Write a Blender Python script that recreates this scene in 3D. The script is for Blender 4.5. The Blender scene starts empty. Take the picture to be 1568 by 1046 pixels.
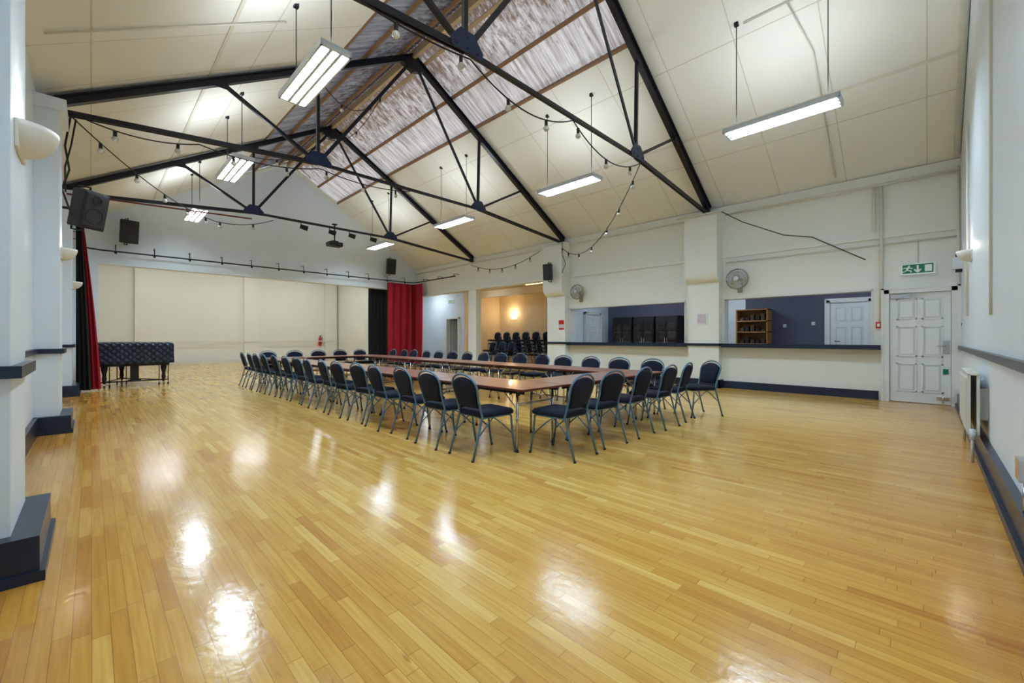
import bpy, math, random
from mathutils import Matrix, Vector
random.seed(4)
C = bpy.context.scene.collection

# ------------------------------------------------------------------ colour / materials
def lin(c):
    r = []
    for v in c:
        v = v/255.0
        r.append(v/12.92 if v <= 0.04045 else ((v+0.055)/1.055)**2.4)
    return (r[0], r[1], r[2], 1.0)

def mat(name, col, rough=0.6, metal=0.0, bump=0.0, bscale=30.0, var=0.0, vscale=2.0, emit=0.0, coat=0.0, spec=0.5):
    m = bpy.data.materials.new(name); m.use_nodes = True
    nt = m.node_tree; b = nt.nodes['Principled BSDF']
    b.inputs['Base Color'].default_value = lin(col)
    b.inputs['Roughness'].default_value = rough
    b.inputs['Metallic'].default_value = metal
    b.inputs['Coat Weight'].default_value = coat
    b.inputs['Specular IOR Level'].default_value = spec
    if emit > 0:
        b.inputs['Emission Color'].default_value = lin(col)
        b.inputs['Emission Strength'].default_value = emit
    tc = nt.nodes.new('ShaderNodeTexCoord')
    if var > 0:
        n = nt.nodes.new('ShaderNodeTexNoise'); n.inputs['Scale'].default_value = vscale
        n.inputs['Detail'].default_value = 5
        nt.links.new(tc.outputs['Object'], n.inputs['Vector'])
        mx = nt.nodes.new('ShaderNodeMix'); mx.data_type = 'RGBA'
        l = lin(col)
        mx.inputs[6].default_value = (l[0]*(1-var), l[1]*(1-var), l[2]*(1-var), 1)
        mx.inputs[7].default_value = (min(1, l[0]*(1+var*.5)), min(1, l[1]*(1+var*.5)), min(1, l[2]*(1+var*.5)), 1)
        nt.links.new(n.outputs['Fac'], mx.inputs[0])
        nt.links.new(mx.outputs[2], b.inputs['Base Color'])
    if bump > 0:
        n2 = nt.nodes.new('ShaderNodeTexNoise'); n2.inputs['Scale'].default_value = bscale
        nt.links.new(tc.outputs['Object'], n2.inputs['Vector'])
        bp = nt.nodes.new('ShaderNodeBump'); bp.inputs['Strength'].default_value = bump
        bp.inputs['Distance'].default_value = 0.01
        nt.links.new(n2.outputs['Fac'], bp.inputs['Height'])
        nt.links.new(bp.outputs['Normal'], b.inputs['Normal'])
    return m

M_white = mat('paint_white', (230, 241, 250), .5, bump=.15, bscale=12, var=.03, vscale=1.2)
M_bar = mat('paint_cream_white', (239, 244, 238), .5, bump=.15, bscale=12, var=.03, vscale=1.0)
M_stagew = mat('paint_stage_cream', (240, 242, 234), .5, bump=.15, bscale=12, var=.03, vscale=1.0)
M_gable = mat('paint_gable', (228, 241, 253), .6, bump=.25, bscale=6, var=.04)
M_slate = mat('paint_slate_blue', (84, 90, 116), .6, var=.06)
M_warm = mat('paint_warm', (240, 222, 186), .6, var=.05)
M_navy = mat('paint_navy_gloss', (24, 39, 64), .3, var=.15, vscale=8, bump=.1)
M_truss = mat('steel_navy_black', (13, 19, 36), .38, .1, var=.4, vscale=6, bump=.2)
M_gusset = mat('steel_blue_gusset', (26, 46, 86), .35, .2, var=.3, vscale=8)
M_black = mat('black_plastic', (18, 19, 22), .5, bump=.2, bscale=200)
M_spk = mat('speaker_grille', (26, 28, 34), .5, bump=.5, bscale=300)
M_blackcloth = mat('black_cloth', (14, 15, 20), .9, bump=.3, bscale=60)
M_red = mat('red_velvet', (160, 5, 33), .8, bump=.3, bscale=80, var=.25, vscale=5)
M_fabric = mat('navy_upholstery', (17, 27, 50), .85, bump=.5, bscale=250, var=.3, vscale=60, spec=.3)
M_frame = mat('chair_frame_hammered', (98, 134, 164), .3, .65, bump=.3, bscale=300, var=.2, vscale=100)
M_chrome = mat('chrome', (205, 205, 208), .15, 1.0)
M_tabtop = mat('mahogany_laminate', (172, 122, 100), .3, var=.2, vscale=3, coat=.3)
M_tabedge = mat('table_edge', (106, 50, 40), .4)
M_door = mat('door_white', (236, 244, 248), .4, var=.02)
M_trimw = mat('trim_white', (234, 239, 238), .45)
M_pipe = mat('conduit_white', (226, 225, 216), .45)
M_fan = mat('fan_beige', (160, 158, 146), .4)
M_wood = mat('timber_beam', (192, 170, 136), .7, var=.2, vscale=4, bump=.3)
M_purlin = mat('timber_purlin', (146, 114, 84), .7, var=.3, vscale=4, bump=.3)
M_green = mat('sign_green', (14, 112, 74), .4, emit=.04)
M_signw = mat('sign_white', (232, 242, 236), .4, emit=.04)
M_fixture = mat('fixture_enamel', (216, 228, 238), .35)
M_tube = mat('fluorescent_tube', (224, 242, 255), .3, emit=42)
M_fill_batten = mat('fill_batten_tube', (240, 248, 255), .3, emit=30)
M_bulb = mat('festoon_bulb', (215, 215, 205), .1, .3)
M_rad = mat('radiator_enamel', (224, 226, 218), .4)
M_redpaint = mat('red_enamel', (190, 22, 20), .3)
M_redpipe = mat('red_oxide_pipe', (110, 28, 34), .4)
M_poster = mat('poster_paper', (215, 205, 215), .5, var=.3, vscale=25)
M_glassdark = mat('cooler_glass', (14, 13, 13), .06, coat=.6)
M_shelfwood = mat('shelf_oak', (174, 128, 72), .5, var=.2, vscale=5)
M_bottle = mat('bottle_mix', (82, 58, 34), .3, var=.7, vscale=18)
M_warmlamp = mat('warm_lamp', (255, 214, 150), .4, emit=2.2)
M_sconce = mat('sconce_plaster', (234, 234, 228), .6)
M_kfloor = mat('vinyl_grey', (120, 116, 110), .5, var=.1)
M_dark = mat('dark_interior', (36, 34, 42), .8)

def floor_mat():
    m = bpy.data.materials.new('maple_strip_floor'); m.use_nodes = True
    nt = m.node_tree; N = nt.nodes; L = nt.links; b = N['Principled BSDF']
    tc = N.new('ShaderNodeTexCoord'); sp = N.new('ShaderNodeSeparateXYZ')
    L.new(tc.outputs['Object'], sp.inputs[0])
    W = 0.056; BL = .6
    def math_(op, a, bb=None):
        n = N.new('ShaderNodeMath'); n.operation = op
        for i, v in enumerate([a, bb]):
            if v is None: continue
            if isinstance(v, (int, float)): n.inputs[i].default_value = v
            else: L.new(v, n.inputs[i])
        return n.outputs[0]
    row = math_('FLOOR', math_('DIVIDE', sp.outputs['X'], W))
    wn = N.new('ShaderNodeTexWhiteNoise'); wn.noise_dimensions = '1D'
    L.new(row, wn.inputs['W'])
    yy = math_('ADD', sp.outputs['Y'], math_('MULTIPLY', wn.outputs['Value'], 7.3))
    cell = math_('FLOOR', math_('DIVIDE', yy, BL))
    wn2 = N.new('ShaderNodeTexWhiteNoise'); wn2.noise_dimensions = '2D'
    cb = N.new('ShaderNodeCombineXYZ'); L.new(row, cb.inputs[0]); L.new(cell, cb.inputs[1])
    L.new(cb.outputs[0], wn2.inputs['Vector'])
    fx = math_('FRACT', math_('DIVIDE', sp.outputs['X'], W))
    fy = math_('FRACT', math_('DIVIDE', yy, BL))
    sx = math_('LESS_THAN', fx, 0.05); sy = math_('LESS_THAN', fy, 0.006)
    seam = math_('MAXIMUM', sx, sy)
    ramp = N.new('ShaderNodeValToRGB')
    cr = ramp.color_ramp
    cr.elements[0].position = 0; cr.elements[0].color = lin((203, 153, 76))
    cr.elements[1].position = 1; cr.elements[1].color = lin((236, 203, 124))
    for p, c in ((.08, (213, 168, 84)), (.45, (221, 180, 95)), (.88, (228, 189, 104))):
        e = cr.elements.new(p); e.color = lin(c)
    L.new(wn2.outputs['Value'], ramp.inputs[0])
    mp = N.new('ShaderNodeMapping'); mp.inputs['Scale'].default_value = (38, 1.6, 1)
    L.new(tc.outputs['Object'], mp.inputs[0])
    g = N.new('ShaderNodeTexNoise'); g.inputs['Scale'].default_value = 1.5; g.inputs['Detail'].default_value = 6
    L.new(mp.outputs[0], g.inputs['Vector'])
    mx = N.new('ShaderNodeMix'); mx.data_type = 'RGBA'; mx.blend_type = 'MULTIPLY'
    mx.inputs[0].default_value = 1
    gr = N.new('ShaderNodeValToRGB'); gr.color_ramp.elements[0].position = .3; gr.color_ramp.elements[0].color = (.84, .77, .64, 1)
    gr.color_ramp.elements[1].position = .6; gr.color_ramp.elements[1].color = (1, 1, 1, 1)
    L.new(g.outputs['Fac'], gr.inputs[0])
    L.new(ramp.outputs[0], mx.inputs[6]); L.new(gr.outputs[0], mx.inputs[7])
    big = N.new('ShaderNodeTexNoise'); big.inputs['Scale'].default_value = .55; big.inputs['Detail'].default_value = 4
    L.new(tc.outputs['Object'], big.inputs['Vector'])
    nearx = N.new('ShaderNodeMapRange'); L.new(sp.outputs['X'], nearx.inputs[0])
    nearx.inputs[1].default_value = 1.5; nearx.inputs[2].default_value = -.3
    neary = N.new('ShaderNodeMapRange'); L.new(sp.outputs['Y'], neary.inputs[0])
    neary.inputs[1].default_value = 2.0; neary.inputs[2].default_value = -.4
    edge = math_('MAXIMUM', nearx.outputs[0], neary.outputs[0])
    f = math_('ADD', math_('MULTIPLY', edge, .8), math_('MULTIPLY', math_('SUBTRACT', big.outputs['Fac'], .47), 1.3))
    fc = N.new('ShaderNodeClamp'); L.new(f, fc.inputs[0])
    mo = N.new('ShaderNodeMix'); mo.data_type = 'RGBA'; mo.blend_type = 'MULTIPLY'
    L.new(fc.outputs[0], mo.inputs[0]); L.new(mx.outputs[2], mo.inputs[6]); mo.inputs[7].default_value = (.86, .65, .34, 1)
    kn = N.new('ShaderNodeTexNoise'); kn.inputs['Scale'].default_value = 9; kn.inputs['Detail'].default_value = 3
    mpk = N.new('ShaderNodeMapping'); mpk.inputs['Scale'].default_value = (2.2, .5, 1); L.new(tc.outputs['Object'], mpk.inputs[0]); L.new(mpk.outputs[0], kn.inputs['Vector'])
    kr = N.new('ShaderNodeMapRange'); L.new(kn.outputs['Fac'], kr.inputs[0]); kr.inputs[1].default_value = .70; kr.inputs[2].default_value = .76; kr.inputs[4].default_value = .5
    ms = N.new('ShaderNodeMix'); ms.data_type = 'RGBA'
    L.new(math_('MAXIMUM', math_('MULTIPLY', seam, .5), kr.outputs[0]), ms.inputs[0]); L.new(mo.outputs[2], ms.inputs[6]); ms.inputs[7].default_value = lin((120, 72, 26))
    L.new(ms.outputs[2], b.inputs['Base Color'])
    rn = N.new('ShaderNodeTexNoise'); rn.inputs['Scale'].default_value = 3; rn.inputs['Detail'].default_value = 6
    L.new(tc.outputs['Object'], rn.inputs['Vector'])
    mr = N.new('ShaderNodeMapRange'); L.new(rn.outputs['Fac'], mr.inputs[0])
    mr.inputs[3].default_value = .08; mr.inputs[4].default_value = .24
    L.new(mr.outputs[0], b.inputs['Roughness'])
    b.inputs['Specular IOR Level'].default_value = .45
    bp = N.new('ShaderNodeBump'); bp.inputs['Strength'].default_value = .25; bp.inputs['Distance'].default_value = .004
    fine = N.new('ShaderNodeTexNoise'); fine.inputs['Scale'].default_value = 22; fine.inputs['Detail'].default_value = 3
    L.new(tc.outputs['Object'], fine.inputs['Vector'])
    hsum = math_('ADD', math_('MULTIPLY', wn2.outputs['Value'], .3), math_('ADD', math_('MULTIPLY', seam, -1.0), math_('MULTIPLY', rn.outputs['Fac'], 2.0)))
    hsum = math_('ADD', hsum, math_('MULTIPLY', fine.outputs['Fac'], .9))
    L.new(hsum, bp.inputs['Height']); L.new(bp.outputs[0], b.inputs['Normal'])
    return m
M_floor = floor_mat()

def ceiling_mat():
    m = mat('ceiling_board_cream', (238, 230, 210), .7)
    nt = m.node_tree; N = nt.nodes; L = nt.links; b = N['Principled BSDF']
    tc = N.new('ShaderNodeTexCoord')
    sp = N.new('ShaderNodeSeparateXYZ'); L.new(tc.outputs['Object'], sp.inputs[0])
    cb = N.new('ShaderNodeCombineXYZ'); L.new(sp.outputs['Y'], cb.inputs[0]); L.new(sp.outputs['X'], cb.inputs[1])
    br = N.new('ShaderNodeTexBrick'); L.new(cb.outputs[0], br.inputs['Vector'])
    br.offset = 0.0
    br.inputs['Color1'].default_value = lin((241, 245, 243)); br.inputs['Color2'].default_value = lin((238, 242, 238))
    br.inputs['Mortar'].default_value = lin((212, 212, 200))
    br.inputs['Scale'].default_value = 1; br.inputs['Mortar Size'].default_value = .008
    br.inputs['Brick Width'].default_value = 1.15; br.inputs['Row Height'].default_value = 1.9
    L.new(br.outputs['Color'], b.inputs['Base Color'])
    bp = N.new('ShaderNodeBump'); bp.inputs['Strength'].default_value = .4; bp.inputs['Distance'].default_value = .01
    L.new(br.outputs['Fac'], bp.inputs['Height']); L.new(bp.outputs[0], b.inputs['Normal'])
    return m
M_ceil = ceiling_mat()

def sky_mat(name, c1, c2, stain, strength, xr, xe):
    m = bpy.data.materials.new(name); m.use_nodes = True
    nt = m.node_tree; N = nt.nodes; L = nt.links; b = N['Principled BSDF']
    tc = N.new('ShaderNodeTexCoord')
    mp = N.new('ShaderNodeMapping'); mp.inputs['Scale'].default_value = (.7, 13, .7)
    L.new(tc.outputs['Object'], mp.inputs[0])
    n = N.new('ShaderNodeTexNoise'); n.inputs['Scale'].default_value = 1.3; n.inputs['Detail'].default_value = 7
    n.inputs['Roughness'].default_value = .65
    L.new(mp.outputs[0], n.inputs['Vector'])
    r = N.new('ShaderNodeValToRGB'); r.color_ramp.elements[0].position = .33; r.color_ramp.elements[0].color = lin(c1)
    r.color_ramp.elements[1].position = .6; r.color_ramp.elements[1].color = lin(c2)
    L.new(n.outputs['Fac'], r.inputs[0])
    mp2 = N.new('ShaderNodeMapping'); mp2.inputs['Scale'].default_value = (3.5, 9, 3.5)
    L.new(tc.outputs['Object'], mp2.inputs[0])
    n2 = N.new('ShaderNodeTexNoise'); n2.inputs['Scale'].default_value = 1.1; n2.inputs['Detail'].default_value = 8; n2.inputs['Roughness'].default_value = .75
    L.new(mp2.outputs[0], n2.inputs['Vector'])
    sp = N.new('ShaderNodeSeparateXYZ'); L.new(tc.outputs['Object'], sp.inputs[0])
    mr = N.new('ShaderNodeMapRange'); L.new(sp.outputs['X'], mr.inputs[0])
    mr.inputs[1].default_value = xr; mr.inputs[2].default_value = xe; mr.inputs[3].default_value = .16; mr.inputs[4].default_value = -.14
    ad = N.new('ShaderNodeMath'); ad.operation = 'ADD'; L.new(n2.outputs['Fac'], ad.inputs[0]); L.new(mr.outputs[0], ad.inputs[1])
    r2 = N.new('ShaderNodeValToRGB'); r2.color_ramp.elements[0].position = .5; r2.color_ramp.elements[0].color = (0, 0, 0, 1)
    r2.color_ramp.elements[1].position = .64; r2.color_ramp.elements[1].color = (.85, .85, .85, 1)
    L.new(ad.outputs[0], r2.inputs[0])
    mx = N.new('ShaderNodeMix'); mx.data_type = 'RGBA'; L.new(r2.outputs[0], mx.inputs[0]); L.new(r.outputs[0], mx.inputs[6]); mx.inputs[7].default_value = lin(stain)
    L.new(mx.outputs[2], b.inputs['Base Color']); L.new(mx.outputs[2], b.inputs['Emission Color'])
    b.inputs['Emission Strength'].default_value = strength  # glow stands in for daylight coming through the sheet
    b.inputs['Roughness'].default_value = .5
    return m
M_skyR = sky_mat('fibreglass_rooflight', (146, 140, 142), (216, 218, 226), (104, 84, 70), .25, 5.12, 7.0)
M_skyL = sky_mat('fibreglass_rooflight_shaded', (100, 100, 112), (152, 158, 174), (70, 60, 60), .1, 5.12, 3.3)  # darker copy with weaker glow; the slope's shade is put into its colours

def quilt_mat():
    m = mat('quilted_navy_cover', (26, 40, 62), .45)
    nt = m.node_tree; N = nt.nodes; L = nt.links; b = N['Principled BSDF']
    tc = N.new('ShaderNodeTexCoord'); sp = N.new('ShaderNodeSeparateXYZ'); L.new(tc.outputs['Object'], sp.inputs[0])
    def mm(op, a, c):
        n = N.new('ShaderNodeMath'); n.operation = op
        for i, v in enumerate((a, c)):
            if isinstance(v, (int, float)): n.inputs[i].default_value = v
            elif v is not None: L.new(v, n.inputs[i])
        return n.outputs[0]
    u = mm('ADD', sp.outputs['X'], sp.outputs['Y'])
    z = mm('MULTIPLY', sp.outputs['Z'], 1.0)
    a = mm('ABSOLUTE', mm('SINE', mm('MULTIPLY', mm('ADD', u, z), 22), None), None)
    c = mm('ABSOLUTE', mm('SINE', mm('MULTIPLY', mm('SUBTRACT', u, z), 22), None), None)
    h = mm('POWER', mm('MULTIPLY', a, c), .5)
    bp = N.new('ShaderNodeBump'); bp.inputs['Strength'].default_value = 1; bp.inputs['Distance'].default_value = .03
    L.new(h, bp.inputs['Height']); L.new(bp.outputs[0], b.inputs['Normal'])
    mx = N.new('ShaderNodeMix'); mx.data_type = 'RGBA'; L.new(h, mx.inputs[0])
    mx.inputs[6].default_value = lin((10, 16, 28)); mx.inputs[7].default_value = lin((32, 50, 78))
    L.new(mx.outputs[2], b.inputs['Base Color'])
    return m
M_quilt = quilt_mat()

# ------------------------------------------------------------------ mesh builder
class MB:
    def __init__(s):
        s.v = []; s.f = []; s.m = []; s.sm = []; s.mats = []; s.xf = Matrix.Identity(4)
    def mi(s, m):
        if m not in s.mats: s.mats.append(m)
        return s.mats.index(m)
    def add(s, vs, fs, m, smooth=False):
        o = len(s.v); k = s.mi(m)
        for p in vs: s.v.append(tuple(s.xf @ Vector(p)))
        for f in fs:
            s.f.append(tuple(i+o for i in f)); s.m.append(k); s.sm.append(smooth)
    def box(s, x0, x1, y0, y1, z0, z1, m):
        x0, x1 = min(x0, x1), max(x0, x1); y0, y1 = min(y0, y1), max(y0, y1); z0, z1 = min(z0, z1), max(z0, z1)
        s.add([(x0,y0,z0),(x1,y0,z0),(x1,y1,z0),(x0,y1,z0),(x0,y0,z1),(x1,y0,z1),(x1,y1,z1),(x0,y1,z1)],
              [(0,3,2,1),(4,5,6,7),(0,1,5,4),(1,2,6,5),(2,3,7,6),(3,0,4,7)], m)
    def beam(s, p, q, w, h, m, up=(0, 1, 0)):
        p = Vector(p); q = Vector(q); d = (q-p).normalized(); a = Vector(up)
        a = (a - d*a.dot(d)).normalized(); b = d.cross(a)
        vs = []
        for c in (p, q):
            for i, j in ((-1,-1),(1,-1),(1,1),(-1,1)):
                vs.append(c + a*(w/2*i) + b*(h/2*j))
        s.add(vs, [(0,1,2,3),(7,6,5,4),(0,4,5,1),(1,5,6,2),(2,6,7,3),(3,7,4,0)], m)
    def tube(s, pts, r, m, seg=8, closed=False):
        pts = [Vector(p) for p in pts]; n = len(pts)
        rs = r if isinstance(r, (list, tuple)) else [r]*n
        vs = []; prev = None
        for i, p in enumerate(pts):
            if closed: t = pts[(i+1) % n] - pts[i-1]
            elif i == 0: t = pts[1]-pts[0]
            elif i == n-1: t = pts[-1]-pts[-2]
            else: t = (pts[i+1]-pts[i]).normalized() + (pts[i]-pts[i-1]).normalized()
            t.normalize()
            if prev is None:
                a = Vector((0,0,1)) if abs(t.z) < .9 else Vector((1,0,0))
            else: a = prev
            a = (a - t*a.dot(t)).normalized(); prev = a; b = t.cross(a)
            for k in range(seg):
                an = 2*math.pi*k/seg
                vs.append(p + a*(math.cos(an)*rs[i]) + b*(math.sin(an)*rs[i]))
        fs = []
        for i in range(n if closed else n-1):
            j = (i+1) % n
            for k in range(seg):
                k2 = (k+1) % seg
                fs.append((i*seg+k, i*seg+k2, j*seg+k2, j*seg+k))
        if not closed:
            fs.append(tuple(range(seg))[::-1]); fs.append(tuple(range((n-1)*seg, n*seg)))
        s.add(vs, fs, m, True)
    def rings(s, rings, m, smooth=False, cap=True):
        n = len(rings[0]); vs = [p for r in rings for p in r]; fs = []
        for i in range(len(rings)-1):
            for k in range(n):
                k2 = (k+1) % n
                fs.append((i*n+k, i*n+k2, (i+1)*n+k2, (i+1)*n+k))
        if cap:
            fs.append(tuple(range(n))[::-1]); fs.append(tuple(range((len(rings)-1)*n, len(rings)*n)))
        s.add(vs, fs, m, smooth)
    def sphere(s, c, r, m, seg=10, rn=6, sc=(1,1,1)):
        rr = []
        for i in range(rn+1):
            a = math.pi*i/rn - math.pi/2
            q = max(.001, math.cos(a)); rr.append([(c[0]+r*sc[0]*q*math.cos(2*math.pi*k/seg), c[1]+r*sc[1]*q*math.sin(2*math.pi*k/seg), c[2]+r*sc[2]*math.sin(a)) for k in range(seg)])
        s.rings(rr, m, True)
    def mesh(s, name):
        me = bpy.data.meshes.new(name); me.from_pydata(s.v, [], s.f)
        for mm in s.mats: me.materials.append(mm)
        me.polygons.foreach_set('material_index', s.m); me.polygons.foreach_set('use_smooth', s.sm)
        me.update(); return me
    def obj(s, name, loc=(0,0,0), rot=0):
        return put(s.mesh(name), name, loc, rot)

def put(me, name, loc=(0,0,0), rot=0, rx=0):
    o = bpy.data.objects.new(name, me); o.location = loc; o.rotation_euler = (rx, 0, rot); C.objects.link(o); return o

# ------------------------------------------------------------------ room constants
XL, XR = -.5, 10.7
YN, YF = -.42, 17.0
RX = 5.12; HW = 4.35; SL = .585
def roof(x): return HW + SL*((x-XL) if x < RX else (XR+.05-x))
RZ = roof(RX)

b = MB(); b.box(XL-.3, XR+.1, YN-.3, 24.3, -.1, 0, M_floor); b.obj('floor')
b = MB(); b.box(XR+.1, 16, YN-.3, 9.0, -.1, 0, M_kfloor); b.box(XR+.1, 16, 9.0, 20, -.1, 0, M_floor); b.obj('floor')

def slope(mb, xa, xb, y0, y1, m, t=.08):
    za, zb = roof(xa), roof(xb)
    mb.add([(xa,y0,za),(xb,y0,zb),(xb,y1,zb),(xa,y1,za),(xa,y0,za+t),(xb,y0,zb+t),(xb,y1,zb+t),(xa,y1,za+t)],
           [(0,1,2,3),(7,6,5,4),(0,4,5,1),(1,5,6,2),(2,6,7,3),(3,7,4,0)], m)
SX0, SX1 = 3.3, 6.98; SY0, SY1 = 3.9, 16.75
b = MB()
slope(b, XL-.25, SX0, YN-.2, YF+.1, M_ceil); slope(b, SX1, XR+.25, YN-.2, YF+.1, M_ceil)
slope(b, SX0, RX-.001, YN-.2, SY0, M_ceil); slope(b, RX+.001, SX1, YN-.2, SY0, M_ceil)
slope(b, SX0, RX-.001, SY1, YF+.1, M_ceil); slope(b, RX+.001, SX1, SY1, YF+.1, M_ceil)
b.obj('ceiling')

def corr(name, xa, xb, m):
    mb = MB(); n = int((SY1-SY0)/.012); vs = []; fs = []; R = 6
    for i in range(n+1):
        y = SY0+(SY1-SY0)*i/n
        w = .02*math.sin(2*math.pi*y/.12)
        for k in range(R+1):
            x = xa+(xb-xa)*k/R
            vs.append((x, y, roof(x)+.1+w))
    for i in range(n):
        for k in range(R):
            a = i*(R+1)+k; fs.append((a, a+1, a+R+2, a+R+1))
    mb.add(vs, fs, m, True); return mb.obj(name)
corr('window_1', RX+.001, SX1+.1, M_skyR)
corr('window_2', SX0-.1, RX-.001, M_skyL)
for i, x in enumerate((5.42, 6.2, SX1-.02)):
    b = MB(); b.beam((x, SY0, roof(x)+.03), (x, SY1, roof(x)+.03), .07 if i < 2 else .05, .06 if i < 2 else .12, M_purlin if i else M_wood, up=(1,0,-SL)); b.obj('trim_%d' % (i+1))
for i, x in enumerate((4.82, 4.0, SX0+.02)):
    b = MB(); b.beam((x, SY0, roof(x)+.03), (x, SY1, roof(x)+.03), .07, .06, M_purlin, up=(1,0,SL)); b.obj('trim_%d' % (i+4))
b = MB(); b.box(RX-.04, RX+.04, SY0, SY1, RZ-.16, RZ+.02, M_wood); b.obj('ridge_beam')
b = MB()
for x in (1.35, 8.95): b.beam((x, YN, roof(x)-.008), (x, YF, roof(x)-.008), .05, .014, M_pipe, up=(1, 0, SL if x < RX else -SL))
b.obj('trim_11')
b = MB(); b.tube([(10.62, YN+.05, roof(10.62)-.03), (RX, YN+.05, RZ-.05), (XL+.05, YN+.05, roof(XL+.05)-.03)], .045, M_trimw, 10); b.obj('trim_12')

# wall_right (bar wall)
W0, W1 = XR, XR+.25
b = MB()
b.box(W0, W1, YN-.2, YF, 3.1, 4.34, M_bar)
b.box(W0, W1, YN-.2, -.37, 0, 3.1, M_bar)
b.box(W0, W1, -.37, .55, 2.08, 3.1, M_bar)
b.box(W0, W1, .55, .74, 0, 3.1, M_bar)
b.box(W0, W1, .74, 3.47, 0, 1.0, M_bar); b.box(W0, W1, .74, 3.47, 2.14, 3.1, M_bar)
b.box(W0, W1, 3.47, 4.37, 0, 3.1, M_bar)
b.box(W0, W1, 4.37, 8.04, 0, 1.0, M_bar); b.box(W0, W1, 4.37, 8.04, 2.14, 3.1, M_bar)
b.box(W0, W1, 8.04, 8.91, 0, 3.1, M_bar)
b.box(W0, W1, 12.62, 13.1, 0, 3.1, M_bar)
b.box(W0, W1, 16.75, YF, 0, 3.1, M_bar)
b.box(W0-.05, W0, YN, YF, 3.1, 3.2, M_bar)
for yc in (3.86, 8.42):
    b.box(10.48, W0, yc-.36, yc+.36, 0, 2.5, M_bar)
    prof = []
    for k in range(9):
        a = math.pi/2*k/8
        prof.append((W0-.22-.2*math.sin(a), 2.52+.28*(1-math.cos(a))))
    prof = [(W0, 2.45), (W0-.22, 2.5)] + prof + [(W0-.42, 4.1), (W0-.3, 4.2), (W0, 4.2)]
    b.rings([[(x, yc-.38, z) for x, z in prof], [(x, yc+.38, z) for x, z in prof]], M_bar)
b.obj('wall_right')

def gable(mb, y0, y1, m, zb=0.0, x0=XL-.25, x1=XR+.25):
    P = [(x0, zb), (x1, zb), (x1, roof(x1)+.02), (RX, RZ+.03), (x0, roof(x0)+.02)]
    mb.rings([[(x, y0, z) for x, z in P], [(x, y1, z) for x, z in P]], m)
b = MB(); gable(b, YN-.2, YN, M_white); b.obj('wall_near')
b = MB()
gable(b, YF, YF+.3, M_gable, zb=3.35)
b.box(XL-.25, .14, YF, YF+.3, 0, 3.35, M_gable); b.box(9.75, XR+.25, YF, YF+.3, 0, 3.35, M_gable)
b.obj('wall_far')
b = MB()
b.box(XL-.25, XL, YN-.2, YF, 0, 4.34, M_white)
LP = ((3.2, 3.85), (7.75, 8.4), (12.4, 13.05))
for y0, y1 in LP:
    b.box(XL, -.28, y0, y1, 0, 4.05, M_white)
    b.box(XL, -.22, y0-.04, y1+.04, 4.05, 4.2, M_white)
b.obj('wall_left')
b = MB()
b.box(-.6, 9.95, 24, 24.2, 0, 4.3, M_stagew)
for xa in (1.3, 5.3, 9.2):
    b.box(xa, xa+.65, 23.82, 24, 0, 4.25, M_stagew)
b.obj('wall_stage_back')
b = MB(); b.box(-.8, -.6, YF+.3, 24.2, 0, 4.3, M_stagew); b.obj('wall_stage_left')
b = MB(); b.box(9.95, 10.15, YF+.3, 24.2, 0, 4.3, M_stagew); b.box(9.9, 9.95, 19.5, 20.6, 0, 2.15, M_trimw); b.obj('wall_stage_right')
b = MB(); b.box(-.8, 10.15, YF+.2, 24.2, 4.25, 4.4, M_ceil); b.obj('ceiling_stage')
b = MB(); b.box(-.6, 9.95, 23.79, 23.82, 0, .13, M_rad); b.box(-.6, 9.95, 23.79, 23.81, .98, 1.03, M_rad); b.obj('baseboard_stage')
b = MB(); b.box(14.5, 14.7, YN-.3, 4.05, 0, 3, M_slate); b.box(14.5, 14.7, 4.05, 4.8, 0, 3, M_white); b.box(14.5, 14.7, 4.8, 9.1, 0, 3, M_slate); b.obj('wall_kitchen_back')
b = MB(); b.box(10.95, 15.2, 9.0, 9.12, 0, 3.5, M_white); b.obj('wall_kitchen_side')
b = MB(); b.box(10.95, 14.7, YN-.3, YN-.1, 0, 3, M_slate); b.obj('wall_kitchen_end')
b = MB(); b.box(10.95, 14.7, YN-.3, 9.0, 2.9, 3.0, M_white); b.obj('ceiling_kitchen')
b = MB(); b.box(15, 15.2, 9.12, 15.8, 0, 3.5, M_warm); b.obj('wall_annex_back')
b = MB(); b.box(12.8, 15.2, 15.8, 16.0, 0, 3.5, M_warm); b.obj('wall_annex_side')
b = MB(); b.box(10.95, 15.2, 9.12, 20, 3.4, 3.5, M_warm); b.box(13.2, 13.5, 9.12, 15.8, 3.1, 3.4, M_warm); b.obj('ceiling_annex')
b = MB()
b.box(12.8, 13, 16.0, 16.4, 0, 3.4, M_gable); b.box(12.8, 13, 17.35, 20, 0, 3.4, M_gable); b.box(12.8, 13, 16.4, 17.35, 2.15, 3.4, M_gable)
b.box(10.75, 13, 20, 20.2, 0, 3.4, M_gable); b.box(10.75, 10.95, YF+.3, 20, 0, 3.4, M_gable)
b.obj('wall_corridor')
b = MB(); b.box(14.2, 14.3, 15.9, 18.2, 0, 2.6, M_slate); b.box(13, 14.3, 18.1, 18.2, 0, 2.6, M_slate); b.box(13, 14.3, 16.0, 18.2, 2.5, 2.6, M_slate); b.obj('wall_corridor_inner')

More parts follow.
